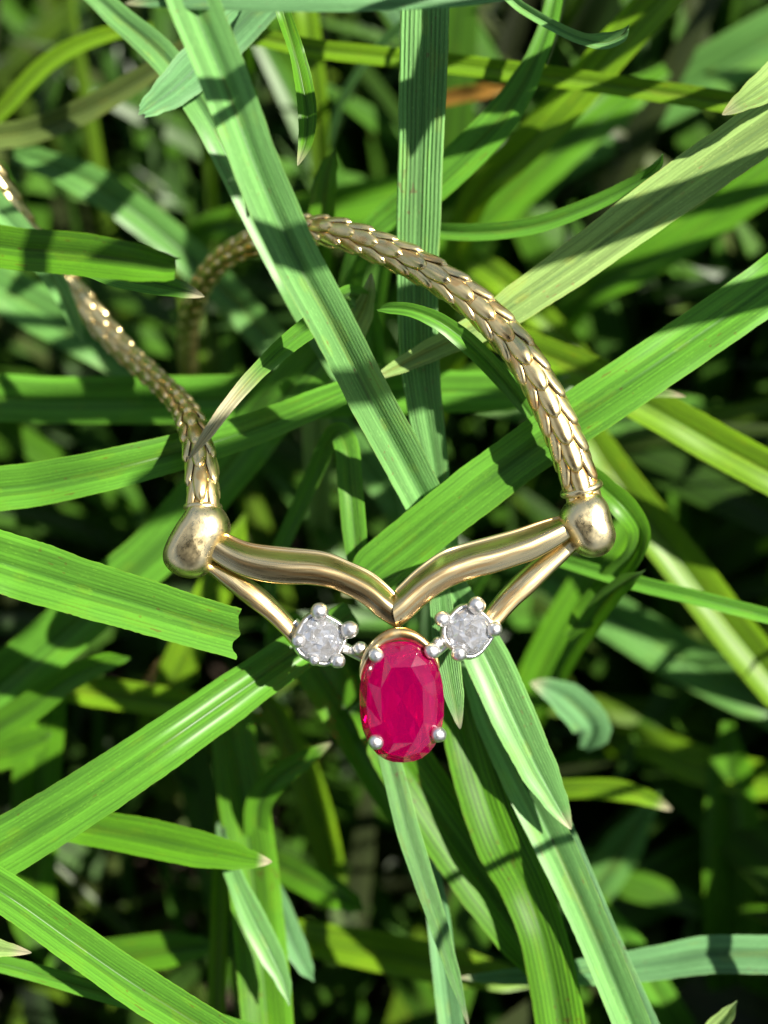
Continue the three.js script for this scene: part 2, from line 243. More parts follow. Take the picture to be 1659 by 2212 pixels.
blade('curved blade with turned up tip right of the ribbed blade', 'mid', [[880, 486, -7, 30], [960, 500, -5.5, 36], [1060, 500, -4.6, 38], [1160, 485, -4, 38], [1260, 450, -3.4, 36], [1340, 412, -2.8, 32], [1395, 380, -2, 26], [1422, 355, -1.2, 20], [1432, 332, -0.6, 4]], { fold: 0.3 });
blade('soft green blade crossing behind the chain loop from upper left', 'soft', [[860, 1100, -22, 60], [790, 1000, -22, 66], [700, 880, -22, 70], [590, 745, -22, 74], [500, 645, -22, 76], [400, 548, -22, 78], [300, 465, -21, 78], [190, 392, -20, 74], [90, 350, -20, 56], [30, 335, -20, 30]], { fold: 0.2 });
blade('dull olive blade arching across the upper left corner', 'olive', [[-60, 312, -15, 54], [60, 285, -15, 56], [170, 245, -14, 54], [270, 190, -13, 48], [350, 138, -12, 40], [420, 80, -11, 26]], { fold: 0.25 });
blade('dull green blade at the left edge in patches of shade beneath the chain', 'soft', [[-60, 590, -21, 104], [60, 655, -21, 104], [160, 712, -21, 100], [260, 775, -21.5, 86], [350, 838, -22, 50], [400, 880, -22, 10]], { fold: 0.12 });
blade('narrow blade beside the chain at the left edge', 'mint', [[-60, 395, -8, 60], [10, 465, -8, 60], [70, 535, -8, 54], [120, 610, -9, 46], [160, 690, -10, 30], [180, 740, -10.6, 8]], { fold: 0.2 });

// behind the pendant
blade('dark level blade behind the chain across the left and middle', 'mid', [[-60, 866, -12, 104], [120, 865, -12, 104], [300, 864, -12, 104], [460, 862, -12, 104], [620, 858, -11.4, 102], [800, 850, -11, 98], [960, 846, -10.6, 92], [1080, 844, -10.4, 90], [1180, 836, -10.4, 60], [1250, 818, -10.4, 2]], { fold: 0.08 });
blade('wide bright blade rising from lower left under the bright left blade', 'mid', [[-60, 1540, -14, 116], [90, 1405, -13.4, 118], [220, 1290, -13, 118], [340, 1185, -12.6, 116], [440, 1070, -12.4, 112], [540, 948, -12, 112], [620, 850, -9, 110], [700, 756, -7.4, 104], [770, 680, -6.5, 70]], { fold: 0.10 });
blade('silvery folded blade tip just right of the long folded blade inside the loop', 'pale', [[700, 790, -9, 70], [745, 735, -6.6, 74], [778, 680, -4.8, 58], [795, 635, -4, 34], [803, 590, -3.4, 1]], { fold: 0.3 });
blade('bent blade inside the loop, folded over above the pendant', 'mid', [[590, 1230, -12, 34], [635, 1120, -10, 36], [680, 1020, -8, 38], [708, 958, -6.6, 40], [732, 934, -5.4, 46], [748, 962, -4.8, 54], [756, 1040, -4.4, 56], [764, 1130, -4.4, 54], [774, 1225, -4.8, 46], [780, 1270, -5.6, 30]], { m: 'ribbed', fold: 0.1 });
blade('yellow-green blade under the broad right blade, leaving at the right edge', 'lime', [[1040, 716, -12, 60], [1160, 760, -11, 76], [1290, 815, -10, 84], [1420, 886, -9.6, 88], [1550, 960, -9.4, 90], [1680, 1030, -9, 90], [1790, 1090, -9, 90]], { fold: 0.14 });
blade('long yellow-green blade slanting down behind the right end cap', 'lime', [[1240, 900, -18, 60], [1310, 1000, -17, 84], [1390, 1110, -17, 92], [1480, 1225, -17, 96], [1570, 1345, -17, 96], [1680, 1480, -17, 94], [1780, 1600, -17, 92]], { fold: 0.14 });
blade('bright curled blade folding around behind the right end cap', 'lush', [[1255, 1000, -4, 30], [1300, 1050, -3.6, 52], [1350, 1098, -3.4, 58], [1380, 1145, -3.8, 50], [1370, 1195, -5, 44], [1325, 1250, -7, 56], [1270, 1320, -9, 60], [1225, 1375, -10, 24]], { fold: 0.2, root: false });
blade('short bright blade tip curling just right of the end cap blade', 'lush', [[1240, 1400, -13, 40], [1275, 1345, -9, 50], [1310, 1295, -6.6, 48], [1350, 1258, -5, 40], [1392, 1234, -4, 6]], { fold: 0.2, cut: 0.2 });
blade('thin blade running right from behind the right arm to the edge', 'mid', [[1130, 1180, -9, 24], [1230, 1216, -7.6, 30], [1370, 1258, -6.6, 34], [1500, 1290, -6, 34], [1640, 1326, -5.8, 34], [1760, 1356, -5.6, 34]], { fold: 0.25 });
blade('blue-green blade in soft focus right of the hanging blade', 'blue', [[1262, 1618, -16.5, 24], [1280, 1575, -15.4, 84], [1230, 1514, -14.4, 78], [1182, 1486, -14, 46], [1146, 1474, -14, 2]], { fold: 0.15, root: false });
blade('yellow-green blade tip pointing right below the soft blue-green blade', 'lime', [[1130, 1712, -18, 34], [1230, 1704, -16, 42], [1330, 1706, -15, 46], [1400, 1724, -14.6, 36], [1452, 1750, -14.4, 2]], { fold: 0.15, dry: 0.4 });
blade('curved blade with pointed tip left below the ruby', 'lush', [[560, 1900, -14, 54], [555, 1800, -12, 58], [562, 1730, -11, 60], [600, 1680, -10.4, 58], [655, 1642, -10, 44], [716, 1604, -9.6, 1]], { fold: 0.2 });
blade('light blade slanting to a pale tip near the bottom left of centre', 'mint', [[480, 1810, -9, 22], [505, 1890, -7.4, 40], [545, 1980, -6.6, 56], [585, 2060, -6.2, 54], [612, 2120, -6, 34], [626, 2172, -5.8, 6]], { fold: 0.14, dry: 0.5 });
blade('wide ribbed blade standing at the bottom left of centre', 'lush', [[500, 1560, -16, 96], [525, 1720, -13, 108], [545, 1870, -11, 112], [560, 2010, -9.6, 112], [572, 2140, -9, 112], [585, 2290, -8.6, 112]], { m: 'ribbed', fold: 0.08 });
blade('dull blue-green blade tip beside the wide ribbed blade at the bottom', 'blue', [[560, 1880, -12, 50], [600, 1960, -10.6, 58], [635, 2040, -10, 54], [660, 2090, -9.8, 36], [678, 2120, -9.6, 4]], { fold: 0.15 });
blade('dark green blade running down from the left diamond beside the ruby', 'lush', [[640, 1380, -13, 100], [700, 1460, -11.4, 110], [770, 1570, -11, 114], [840, 1690, -11.4, 100], [900, 1800, -12, 60], [940, 1870, -12.4, 10]], { fold: 0.1 });
blade('soft yellow-green blade crossing behind the narrow striped blade low down', 'lime', [[560, 2010, -20, 60], [680, 2030, -18, 76], [820, 2056, -17, 86], [960, 2084, -16.6, 86], [1080, 2110, -16.6, 60], [1160, 2130, -16.8, 10]], { fold: 0.12 });
blade('soft rounded blade tip left of the bottom centre', 'lush', [[560, 1850, -20, 50], [640, 1890, -17, 66], [710, 1925, -15.6, 68], [760, 1950, -15, 44], [786, 1966, -15, 6]], { fold: 0.12, dry: 0.3 });
blade('small pale pointed tip entering at the left edge near the bottom', 'pale', [[-80, 2036, 2, 60], [-20, 2046, 2, 46], [25, 2052, 2, 28], [68, 2058, 2, 1]], { fold: 0.2, dry: 0.5 });
blade('small pale blade tip in the bottom right corner', 'pale', [[1510, 2280, -5, 46], [1545, 2222, -4.4, 44], [1572, 2190, -4, 32], [1592, 2162, -3.6, 4]], { fold: 0.3, dry: 0.4 });
blade('dark upright blade in soft focus at the lower left edge', 'lush', [[70, 1960, -22, 100], [75, 1800, -20, 104], [82, 1640, -18, 104], [95, 1500, -16.6, 96], [105, 1400, -16, 60], [108, 1340, -16, 4]], { fold: 0.1 });
blade('soft bright upright blade at the top left of the ribbed blade', 'lime', [[690, 330, -24, 44], [684, 240, -21, 52], [672, 120, -19, 54], [660, 20, -18, 54], [650, -60, -18, 54]], { fold: 0.1 });
blade('rusty orange dead blade blurred in the shade near the top right', 'rust', [[930, 222, -24, 24], [990, 206, -23, 34], [1040, 198, -22, 32], [1090, 192, -22, 12]], { name: 'dead_blade', category: 'dead blade', dry: 0, root: false });
blade('blurred dull green blade in the shade at the top right edge', 'soft', [[1180, 370, -34, 90], [1330, 270, -32, 110], [1480, 185, -30, 118], [1640, 95, -28, 118], [1780, 20, -27, 110]], { fold: 0.1 });
blade('deep olive blade crossing the dark gap at the right of the ribbed blade', 'lush', [[900, 620, -30, 70], [1040, 480, -28, 88], [1180, 350, -27, 92], [1330, 230, -27, 80], [1440, 150, -27, 30]], { fold: 0.1 });
blade('soft dark blade at the right edge behind the pale sloping blade', 'lush', [[1260, 640, -26, 70], [1400, 560, -24, 84], [1540, 470, -23, 88], [1690, 370, -22, 88]], { fold: 0.1 });
blade('soft dull green blade at the right edge level with the ruby', 'soft', [[1180, 1240, -28, 80], [1320, 1330, -27, 100], [1470, 1420, -26, 106], [1680, 1530, -25, 104]], { fold: 0.1 });
blade('bright soft blade low at the right edge above the corner', 'lime', [[1380, 1600, -30, 70], [1500, 1650, -27, 84], [1620, 1680, -26, 84], [1740, 1700, -25, 80]], { fold: 0.1 });
blade('thin pale blade tip poking out below the broad right blade', 'pale', [[1400, 852, -7, 16], [1440, 850, -6.4, 18], [1482, 857, -6, 1]], { root: false, dry: 0.5 });

blade('dull blade with pale blunt tip under the cut blade at the left edge', 'lush', [[-60, 1610, -14, 66], [60, 1530, -12, 66], [160, 1460, -11, 54], [230, 1430, -10.6, 40], [276, 1424, -10.4, 12]], { fold: 0.15, cut: 0.2 });
blade('level blade with one sunny yellow patch above the glossy blade', 'lime', [[90, 1480, -18, 60], [220, 1496, -17, 66], [360, 1516, -16.6, 64], [480, 1534, -16.6, 50], [580, 1556, -17, 20]], { fold: 0.1 });
blade('dark blade tip at the left edge under the dark upright blade', 'lush', [[-70, 1640, -15, 84], [20, 1620, -14, 80], [80, 1600, -13.6, 54], [112, 1584, -13.4, 8]], { fold: 0.15 });
blade('slender yellow-green stem standing at the bottom left', 'lime', [[486, 1690, -17, 20], [480, 1800, -15, 34], [474, 1960, -13.6, 38], [470, 2100, -13, 40], [466, 2260, -13, 40]], { fold: 0.1 });
blade('dark rounded blade tip above the channelled blade at the bottom', 'lush', [[150, 2080, -18, 70], [260, 2066, -16, 80], [360, 2052, -15.4, 76], [430, 2046, -15.2, 48], [472, 2042, -15, 6]], { fold: 0.12 });
blade('blurred dull green blade leaning right below the yellow-green tip', 'soft', [[1210, 2040, -32, 70], [1270, 1940, -28, 88], [1340, 1840, -27, 84], [1400, 1750, -26.6, 40], [1425, 1712, -26.6, 4]], { fold: 0.1 });
blade('dark olive blade standing at the right edge low down', 'lush', [[1600, 2250, -30, 120], [1592, 2050, -27, 136], [1584, 1850, -26, 134], [1576, 1680, -26, 100], [1572, 1560, -26, 30]], { fold: 0.1 });
blade('fine yellow-green blade arching in the top left corner', 'lime', [[-60, 320, -20, 30], [20, 220, -18, 36], [110, 130, -17, 38], [210, 80, -16.6, 34], [330, 56, -16.4, 16]], { fold: 0.15 });
blade('blurred yellow-green blade behind the chain at the upper right', 'lime', [[1000, 560, -26, 50], [1060, 590, -24, 66], [1130, 650, -23.6, 70], [1220, 730, -23.6, 50], [1280, 780, -24, 16]], { fold: 0.1 });
blade('soft level blade crossing behind the top of the chain loop', 'lush', [[440, 500, -28, 60], [600, 470, -26, 80], [760, 440, -25, 84], [900, 400, -25, 60], [980, 370, -25, 16]], { fold: 0.1 });
blade('soft bright blade between the cut blade and the end cap at the left', 'lime', [[330, 1560, -22, 60], [390, 1430, -20, 76], [450, 1300, -19, 78], [500, 1190, -18.6, 60], [530, 1110, -18.6, 10]], { fold: 0.12 });
blade('soft blade leaning left in the dark gap under the broad right blade', 'lush', [[1120, 1560, -26, 70], [1180, 1420, -24, 86], [1260, 1280, -23, 86], [1350, 1150, -23, 60], [1410, 1070, -23, 10]], { fold: 0.1 });
blade('soft yellow-green blade in the gap below the left diamond', 'lime', [[720, 1900, -24, 60], [690, 1780, -22, 70], [650, 1660, -21, 70], [600, 1550, -21, 56], [560, 1480, -21, 10]], { fold: 0.1 });
blade('soft bright blade low between the hanging blade and the corner', 'mid', [[1500, 2260, -24, 60], [1440, 2180, -22, 74], [1360, 2050, -21, 74], [1300, 1960, -21, 40], [1280, 1920, -21, 6]], { fold: 0.12 });

// taller grass outside the frame towards the sun, whose shadows fall across the blades in view: [x, y, height] of the shadow, its direction in degrees, width, half length
{
  const geos = [], hx = FRAME_W / 2 / DIST * 1.06, hy = HALF_H / DIST * 1.06;
  for (const [x, y, w, deg, wd, half] of [[915, 170, -1.5, 86, 62, 150], [510, 225, 7, 38, 24, 150], [78, 545, 4.5, 84, 46, 120], [1555, 2060, -7.6, 88, 44, 120], [1110, 222, -6, 12, 34, 90], [790, 850, 1, 15, 26, 110], [960, 2010, -3, 60, 22, 100], [300, 1130, 0, 60, 70, 120], [180, 880, -12, 2, 80, 260]]) {
    const a = deg * Math.PI / 180, d = V().addScaledVector(right, Math.cos(a)).addScaledVector(up, Math.sin(a)), o = at(x, y, w);
    d.addScaledVector(sunDir, -d.dot(sunDir)).normalize();
    const l = half * UNIT;
    for (let L = 0.012; L < 0.09; L += 0.002) {
      const c = o.clone().addScaledVector(sunDir, L), pts = [-1, -0.5, 0, 0.5, 1].map(k => c.clone().addScaledVector(d, l * k));
      if (pts.some(p => { const f = frustum(p); return f.z > 0 && Math.abs(f.x) < hx + 0.0012 / f.z && Math.abs(f.y) < hy + 0.0012 / f.z; })) continue;
      const end = pts[4].dot(sunDir) * 0 + (pts[4].x - pts[4].z) > (pts[0].x - pts[0].z) ? 4 : 0, e = pts[end];
      const root = [V(e.x + 0.022, e.y * 0.72, e.z - 0.012), V(e.x + 0.04, 0, e.z - 0.022)];
      const path = end === 4 ? [root[1], root[0], ...pts.slice().reverse()] : [root[1], root[0], ...pts];
      geos.push(bladeGeometry({ c: 'mid', id: 400 + geos.length, P3: path, W3: [...path.map(() => wd * UNIT).slice(1), 0.0001] }));
      break;
    }
  }
  const o = mesh('tall_grass', mergeGeometries(geos), M.smooth, scene);
  tag(o, 'taller grass standing around the patch, towards the sun', 'grass', null, 'stuff');
}

// ---------------------------------------------------------------- the grass behind, below and around (nobody could count it)
{
  const kinds = [0, 1, 2, 3].map(k => grid(6, 16, (u, v) => {
    const x = u * 2 - 1, w = 0.5 * Math.pow(Math.min(1, (1 - v) * 4.2), 0.7) * (0.75 + 0.25 * Math.min(1, v * 4)), bend = [0.1, 0.3, 0.55, 0.8][k];
    return { p: V(x * w * 0.045, Math.sin(v * bend * 1.5) / (bend * 1.5), (1 - Math.cos(v * bend * 1.5)) / (bend * 1.5) + 0.010 * Math.abs(x) * w), uv: [u, v * 2.6], c: [1, 1, 1] };
  }));
  const list = kinds.map(() => []), mat = new THREE.Matrix4(), q = new THREE.Quaternion(), tmp = V();
  const inv = p => { const r = p.clone().sub(camera.position), z = -r.dot(back); return { x: r.dot(right) / z, y: r.dot(up) / z, w: (DIST - z) / MM, z }; };
  const hx = FRAME_W / 2 / DIST, hy = HALF_H / DIST;
  let tries = 0, count = 0;
  while (count < 5000 && tries++ < 60000) {
    const nearPatch = count < 1250, R = nearPatch ? 0.05 : count < 3200 ? 0.11 : 0.24;
    const sunward = !nearPatch && count < 2400;
    const x = sunward ? 0.012 + rnd() * 0.07 : (rnd() * 2 - 1) * R, z = sunward ? 0.03 - rnd() * 0.09 : (rnd() * 2 - 1) * R * (nearPatch ? 1.2 : 1) - 0.012;
    const L = nearPatch ? 0.022 + 0.05 * Math.pow(rnd(), 1.2) : 0.042 + 0.03 * rnd(), k = Math.floor(rnd() * 4), yaw = rnd() * Math.PI * 2, lean = (rnd() * 2 - 1) * 0.7, wide = nearPatch ? 0.45 + rnd() * 0.6 : 0.8 + rnd() * 0.7;
    q.setFromEuler(new THREE.Euler(lean, yaw, (rnd() - 0.5) * 0.6, 'YXZ'));
    mat.compose(V(x, 0, z), q, V(L * wide, L, L));
    let ok = true;
    for (const t of [0.25, 0.5, 0.75, 1]) {
      const a = kinds[k].attributes.position, n = Math.round(t * 16) * 7 + 3; tmp.fromBufferAttribute(a, n).applyMatrix4(mat);
      const s = inv(tmp);
      if (tmp.y > 0.058 || (s.w > -27 && Math.abs(s.x) < hx * 1.12 && Math.abs(s.y) < hy * 1.1)) ok = false;
    }
    if (!ok) continue;
    count++;
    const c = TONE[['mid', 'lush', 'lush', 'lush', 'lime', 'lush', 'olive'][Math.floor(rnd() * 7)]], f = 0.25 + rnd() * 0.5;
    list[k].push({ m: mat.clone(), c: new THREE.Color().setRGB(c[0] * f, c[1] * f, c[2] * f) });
  }
  kinds.forEach((g, k) => {
    const im = new THREE.InstancedMesh(g, M.smooth, list[k].length);
    list[k].forEach((e, i) => { im.setMatrixAt(i, e.m); im.setColorAt(i, e.c); });
    im.name = numbered('lawn_grass'); im.castShadow = im.receiveShadow = true; scene.add(im);
    tag(im, 'dense shaded grass of the lawn beneath and around the necklace', 'grass', 'lawn grass', 'stuff');
  });
  // dry thatch on the soil
  const straw = grid(4, 6, (u, v) => ({ p: V((u - 0.5) * 0.09 * (1 - v * v), 0.02 * Math.sin(u * Math.PI) + 0.05 * Math.sin(v * 5), v - 0.5), uv: [u, v], c: [1, 1, 1] }));
  const N = 260, im = new THREE.InstancedMesh(straw, M.waxy, N);
  for (let i = 0; i < N; i++) {
    const L = 0.006 + rnd() * 0.014; q.setFromEuler(new THREE.Euler((rnd() - 0.5) * 0.7, rnd() * 6.3, (rnd() - 0.5) * 1.2));
    im.setMatrixAt(i, mat.compose(V((rnd() - 0.5) * 0.14, 0.001 + rnd() * 0.012, (rnd() - 0.5) * 0.18 - 0.01), q, V(L * 1.4, L, L)));
    const c = rnd() < 0.7 ? [0.16, 0.12, 0.07] : [0.10, 0.06, 0.03]; im.setColorAt(i, new THREE.Color().setRGB(...c.map(e => e * (0.6 + rnd() * 0.7))));
  }
  im.name = 'dry_thatch'; im.castShadow = im.receiveShadow = true; scene.add(im);
  tag(im, 'dry brown thatch lying on the soil under the grass', 'thatch', null, 'stuff');
}

// ---------------------------------------------------------------- the phone that takes the picture: out of sight, but mirrored in the gold and the stones
{
  const g = new RoundedBoxGeometry(0.074, 0.150, 0.008, 5, 0.0038), q = camera.quaternion.clone(), c = camera.position.clone().addScaledVector(back, 0.008).addScaledVector(right, -0.022).addScaledVector(up, -0.058);
  g.applyQuaternion(q);
  const o = mesh('phone', g, new THREE.MeshPhysicalMaterial({ color: new THREE.Color().setRGB(0.012, 0.012, 0.014), roughness: 0.35 }), scene);
  o.position.copy(c); tag(o, 'dark phone held over the necklace, seen only in reflections', 'phone');
}

// ---------------------------------------------------------------- the necklace
const necklace = new THREE.Group(); necklace.name = 'gold_necklace'; scene.add(necklace);
const NB = at(858, 1400, -1); necklace.position.copy(NB);
tag(necklace, 'gold necklace with scaled chain, red oval gemstone and two clear stones lying on the grass', 'necklace');
const part = (name, g, m, parent = necklace) => mesh(name, g, m, parent, NB);

function chain(pts, pitch) {                                // [x, y, height, apparent width]; the last point is at the end cap
  const P = pts.map(q => at(q[0], q[1], q[2])), R = pts.map(q => size(q[3], q[2]) / 2), curve = new THREE.CatmullRomCurve3(P, false, 'centripetal');
  curve.arcLengthDivisions = 600;
  const n = P.length - 1, len = curve.getLength(), N = 500, fr = [];
  let nor = back.clone();
  for (let i = 0; i <= N; i++) {
    const u = i / N, t = curve.getUtoTmapping(u), p = curve.getPoint(t), tan = curve.getTangent(t);
    nor = nor.clone().addScaledVector(tan, -nor.dot(tan)).normalize();
    const k = Math.min(n - 1e-6, t * n), a = Math.floor(k), f = k - a;
    fr.push({ p, tan, nor, bi: V().crossVectors(tan, nor), r: mix(R[a], R[a + 1], f * f * (3 - 2 * f)) });
  }
  const frame = d => { const k = Math.max(0, Math.min(N - 1e-6, d / len * N)), a = Math.floor(k), f = k - a, A = fr[a], B = fr[a + 1]; return { p: A.p.clone().lerp(B.p, f), nor: A.nor.clone().lerp(B.nor, f).normalize(), bi: A.bi.clone().lerp(B.bi, f).normalize(), tan: A.tan.clone().lerp(B.tan, f), r: mix(A.r, B.r, f) }; };
  const put = (d, ang, h) => { const F = frame(d); return F.p.addScaledVector(F.nor, Math.cos(ang) * h * F.r).addScaledVector(F.bi, Math.sin(ang) * h * F.r); };
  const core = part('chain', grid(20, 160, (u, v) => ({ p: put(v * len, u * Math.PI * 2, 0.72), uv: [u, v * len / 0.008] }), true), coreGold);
  const rows = 6; let id = 0;
  for (let s = -1; s * pitch < len; s++) for (let k = 0; k < rows; k++) {
    const d0 = (s + (k % 2) * 0.5) * pitch, L = pitch * 1.42, a0 = (k + 0.5) / rows * Math.PI * 2;
    if (d0 < 0 || d0 + L > len + pitch * 0.5) continue;
    const jit = hash(s, k, 5) - 0.5, yaw = 0.1 * (hash(s, k, 6) - 0.5); id++;
    const g = grid(12, 16, (u, v) => {
      const x = u * 2 - 1, half = (Math.PI / rows) * 1.16 * (v < 0.42 ? mix(0.75, 1, smooth(0, 0.42, v)) : v < 0.9 ? mix(1, 0.52, Math.pow((v - 0.42) / 0.48, 1.6)) : 0.52 * Math.sqrt(Math.max(0, 1 - Math.pow((v - 0.9) / 0.1, 2))));
      const rise = 0.78 + 0.21 * smooth(0.0, 0.85, v) + 0.03 * jit - 0.14 * smooth(0.88, 1.0, v);
      const dome = rise - (0.06 + 0.05 * v) * Math.pow(Math.abs(x), 1.5) - 0.05 * smooth(0.82, 1, Math.abs(x));
      return { p: put(d0 + v * L, a0 + x * half + yaw * (v - 0.5), dome), uv: [u * 0.12 + id * 0.173, v * 0.2 + id * 0.311] };
    });
    part('link', g, chainGold, core);
  }
  return core;
}
const rightChain = chain([[418, 850, -27, 44], [408, 790, -23, 46], [405, 745, -20, 48], [410, 690, -17, 50], [430, 625, -14, 53], [478, 562, -10.5, 58], [560, 518, -7, 64], [655, 496, -4, 70], [740, 506, -2, 74], [830, 540, -0.8, 79], [925, 586, 0, 82], [1010, 642, 0.5, 84], [1090, 720, 0.8, 86], [1150, 802, 1, 88], [1196, 892, 1, 92], [1234, 985, 0.8, 93], [1254, 1050, 0.6, 90], [1262, 1085, 0.5, 84]], 1.36 * MM);
const leftChain = chain([[-90, 290, -8.5, 66], [-40, 350, -9, 66], [10, 425, -9.6, 66], [60, 505, -10.4, 66], [115, 575, -11.4, 64], [175, 648, -12, 62], [235, 722, -11.6, 60], [290, 778, -10, 54], [345, 828, -7.6, 54], [392, 876, -5, 62], [420, 935, -2, 76], [434, 1000, -0.4, 82], [438, 1060, 0.4, 82], [438, 1110, 0.5, 80]], 1.36 * MM);

// pendant outlines are measured on enlarged crops: (origin in photo pixels, zoom)
const crop = (ox, oy, z) => (x, y, w = 0) => [(ox + x / z) / 1.29, (oy + y / z) / 1.29, w];
const C1 = crop(780, 1600, 2.44), C2 = crop(440, 1360, 2.44), C3 = crop(1080, 1320, 2.44);

// section of a bar: x from the upper edge (1) to the lower (-1) over a crest, and back below; a rim and a hollow along the upper edge where there is a groove
const FRONT = [[1, 0], [0.97, 0.16], [0.88, 0.22], [0.76, 0.16], [0.55, 0.26], [0.2, 0.48], [-0.1, 0.64], [-0.32, 0.68], [-0.55, 0.58], [-0.78, 0.34], [-0.94, 0.12], [-1, -0.05], [-0.8, -0.3], [0, -0.42], [0.8, -0.3]];
const frontCurve = new THREE.CatmullRomCurve3(FRONT.map(q => V(q[0], q[1], 0)), true, 'centripetal');
const plainCurve = new THREE.CatmullRomCurve3([[1, 0], [0.9, 0.3], [0.6, 0.55], [0.1, 0.72], [-0.4, 0.6], [-0.8, 0.34], [-1, 0], [-0.7, -0.35], [0, -0.45], [0.7, -0.35]].map(q => V(q[0], q[1], 0)), true, 'centripetal');
const section = (u, thick, groove) => { const q = (groove > 0.12 ? frontCurve : plainCurve).getPoint(u % 1); return [q.x, q.y * thick / 0.62]; };
// a rounded bar between two edges, edge points [x, y] with heights
function bar(upper, lower, h, thick, groove = 0, nv = 60) {
  const A = new THREE.CatmullRomCurve3(upper.map((q, i) => at(q[0], q[1], mix(h[0], h[1], i / (upper.length - 1)) - 0.75)), false, 'centripetal');
  const B = new THREE.CatmullRomCurve3(lower.map((q, i) => at(q[0], q[1], mix(h[0], h[1], i / (lower.length - 1)) + 0.3)), false, 'centripetal');
  const body = grid(36, nv, (u, v) => {
    const a = A.getPointAt(v), b = B.getPointAt(v), c = a.clone().add(b).multiplyScalar(0.5), e = a.clone().sub(b).multiplyScalar(0.46), t = A.getTangentAt(v).add(B.getTangentAt(v)).normalize();
    const nor = V().crossVectors(e, t).normalize(); if (nor.dot(back) < 0) nor.negate();
    const [x, z] = section(u, thick, groove);
    return { p: c.addScaledVector(e, x).addScaledVector(nor, z * e.length()), uv: [u * 1.1, v * 0.22] };
  }, true);
  const cap = (v, flip) => { const n = 36, a = A.getPointAt(v), b = B.getPointAt(v), c = a.clone().add(b).multiplyScalar(0.5), pos = body.attributes.position, pp = [], row = v ? nv * 37 : 0;
    for (let i = 0; i < n; i++) { const p = k => [pos.getX(row + k), pos.getY(row + k), pos.getZ(row + k)]; pp.push(c.x, c.y, c.z, ...(flip ? [...p(i + 1), ...p(i)] : [...p(i), ...p(i + 1)])); }
    const g = new THREE.BufferGeometry(); g.setAttribute('position', new THREE.Float32BufferAttribute(pp, 3)); g.setAttribute('uv', new THREE.Float32BufferAttribute(new Float32Array(pp.length / 3 * 2), 2)); g.setIndex([...Array(pp.length / 3).keys()]); g.computeVertexNormals(); return g; };
  return mergeGeometries([body, cap(0, false), cap(1, true)]);
}
const HB = [1.0, 1.6];                                      // heights of the bars: at the caps, at the V
part('upper_bar', bar([C2(440, 290), C2(560, 345), C2(650, 372), C2(900, 400), C2(1150, 432), C2(1300, 495), C2(1450, 565), C2(1545, 640), C2(1632, 740)], [C2(340, 470), C2(440, 540), C2(540, 590), C2(700, 640), C2(860, 660), C2(1050, 665), C2(1200, 695), C2(1380, 785), C2(1500, 885), C2(1632, 965)], HB, 0.62, 0.16), paleGold);
part('upper_bar', bar([C3(1240, 270), C3(1060, 310), C3(860, 375), C3(480, 480), C3(380, 515), C3(200, 640), C3(64, 770)], [C3(1240, 440), C3(1140, 510), C3(1000, 590), C3(900, 625), C3(720, 685), C3(600, 715), C3(400, 795), C3(250, 905), C3(150, 1000), C3(64, 1062)], HB, 0.62, 0.16), paleGold);
part('lower_arm', bar([C2(340, 480), C2(460, 535), C2(560, 590), C2(700, 680), C2(820, 800), C2(920, 920), C2(980, 1010)], [C2(290, 520), C2(380, 600), C2(470, 680), C2(600, 790), C2(750, 900), C2(880, 1020), C2(930, 1080)], [0.5, 1.0], 0.75, 0.1), paleGold);
part('lower_arm', bar([C3(1240, 400), C3(1130, 500), C3(930, 645), C3(800, 775), C3(700, 900), C3(640, 990)], [C3(1310, 490), C3(1250, 545), C3(1130, 665), C3(1000, 800), C3(880, 905), C3(770, 1025), C3(710, 1090)], [0.5, 1.0], 0.75, 0.1), paleGold);

// rounded end caps: an outline with a domed front and back
function dome(outline, w, height, power = 2.4) {
  const pts = outline.map(q => at(q[0], q[1], w)), c = pts.reduce((a, p) => a.add(p), V()).divideScalar(pts.length), ring = new THREE.CatmullRomCurve3(pts, true, 'centripetal');
  return grid(64, 40, (u, v) => {
    const s = v * 2 - 1, rho = Math.pow(Math.max(0, 1 - Math.pow(Math.abs(s), power)), 1 / power), e = ring.getPointAt(u % 1).sub(c);
    return { p: c.clone().addScaledVector(e, rho).addScaledVector(back, -s * height), uv: [0.5 + 0.4 * rho * Math.cos(u * Math.PI * 2), 0.5 + 0.4 * rho * Math.sin(u * Math.PI * 2)] };
  }, true);
}
part('end_cap', dome([C2(245, 98), C2(330, 92), C2(410, 120), C2(470, 190), C2(492, 280), C2(455, 370), C2(400, 470), C2(350, 570), C2(255, 612), C2(130, 590), C2(52, 520), C2(40, 440), C2(72, 350), C2(120, 262), C2(180, 175)], 0.4, 1.45 * MM, 2.7), gold);
part('end_cap', dome([C3(1290, 150), C3(1400, 120), C3(1480, 190), C3(1520, 320), C3(1545, 430), C3(1500, 530), C3(1390, 572), C3(1290, 535), C3(1220, 430), C3(1165, 320), C3(1200, 220)], 0.6, 1.45 * MM, 2.7), gold);
function ferrule(x, y, w, tx, ty, tw, rad) {                 // the soldered ring where the chain enters its cap
  const c = at(x, y, w), t = at(tx, ty, tw).sub(c).normalize(), g = new THREE.TorusGeometry(rad, 0.2 * MM, 14, 48);
  g.applyQuaternion(new THREE.Quaternion().setFromUnitVectors(V(0, 0, 1), t)); g.translate(c.x, c.y, c.z);
  part('collar', g, gold);
}
ferrule(1256, 1056, 0.5, 1238, 996, 0.7, 0.86 * MM);
ferrule(438, 1096, 0.4, 438, 1050, 0.3, 0.74 * MM);

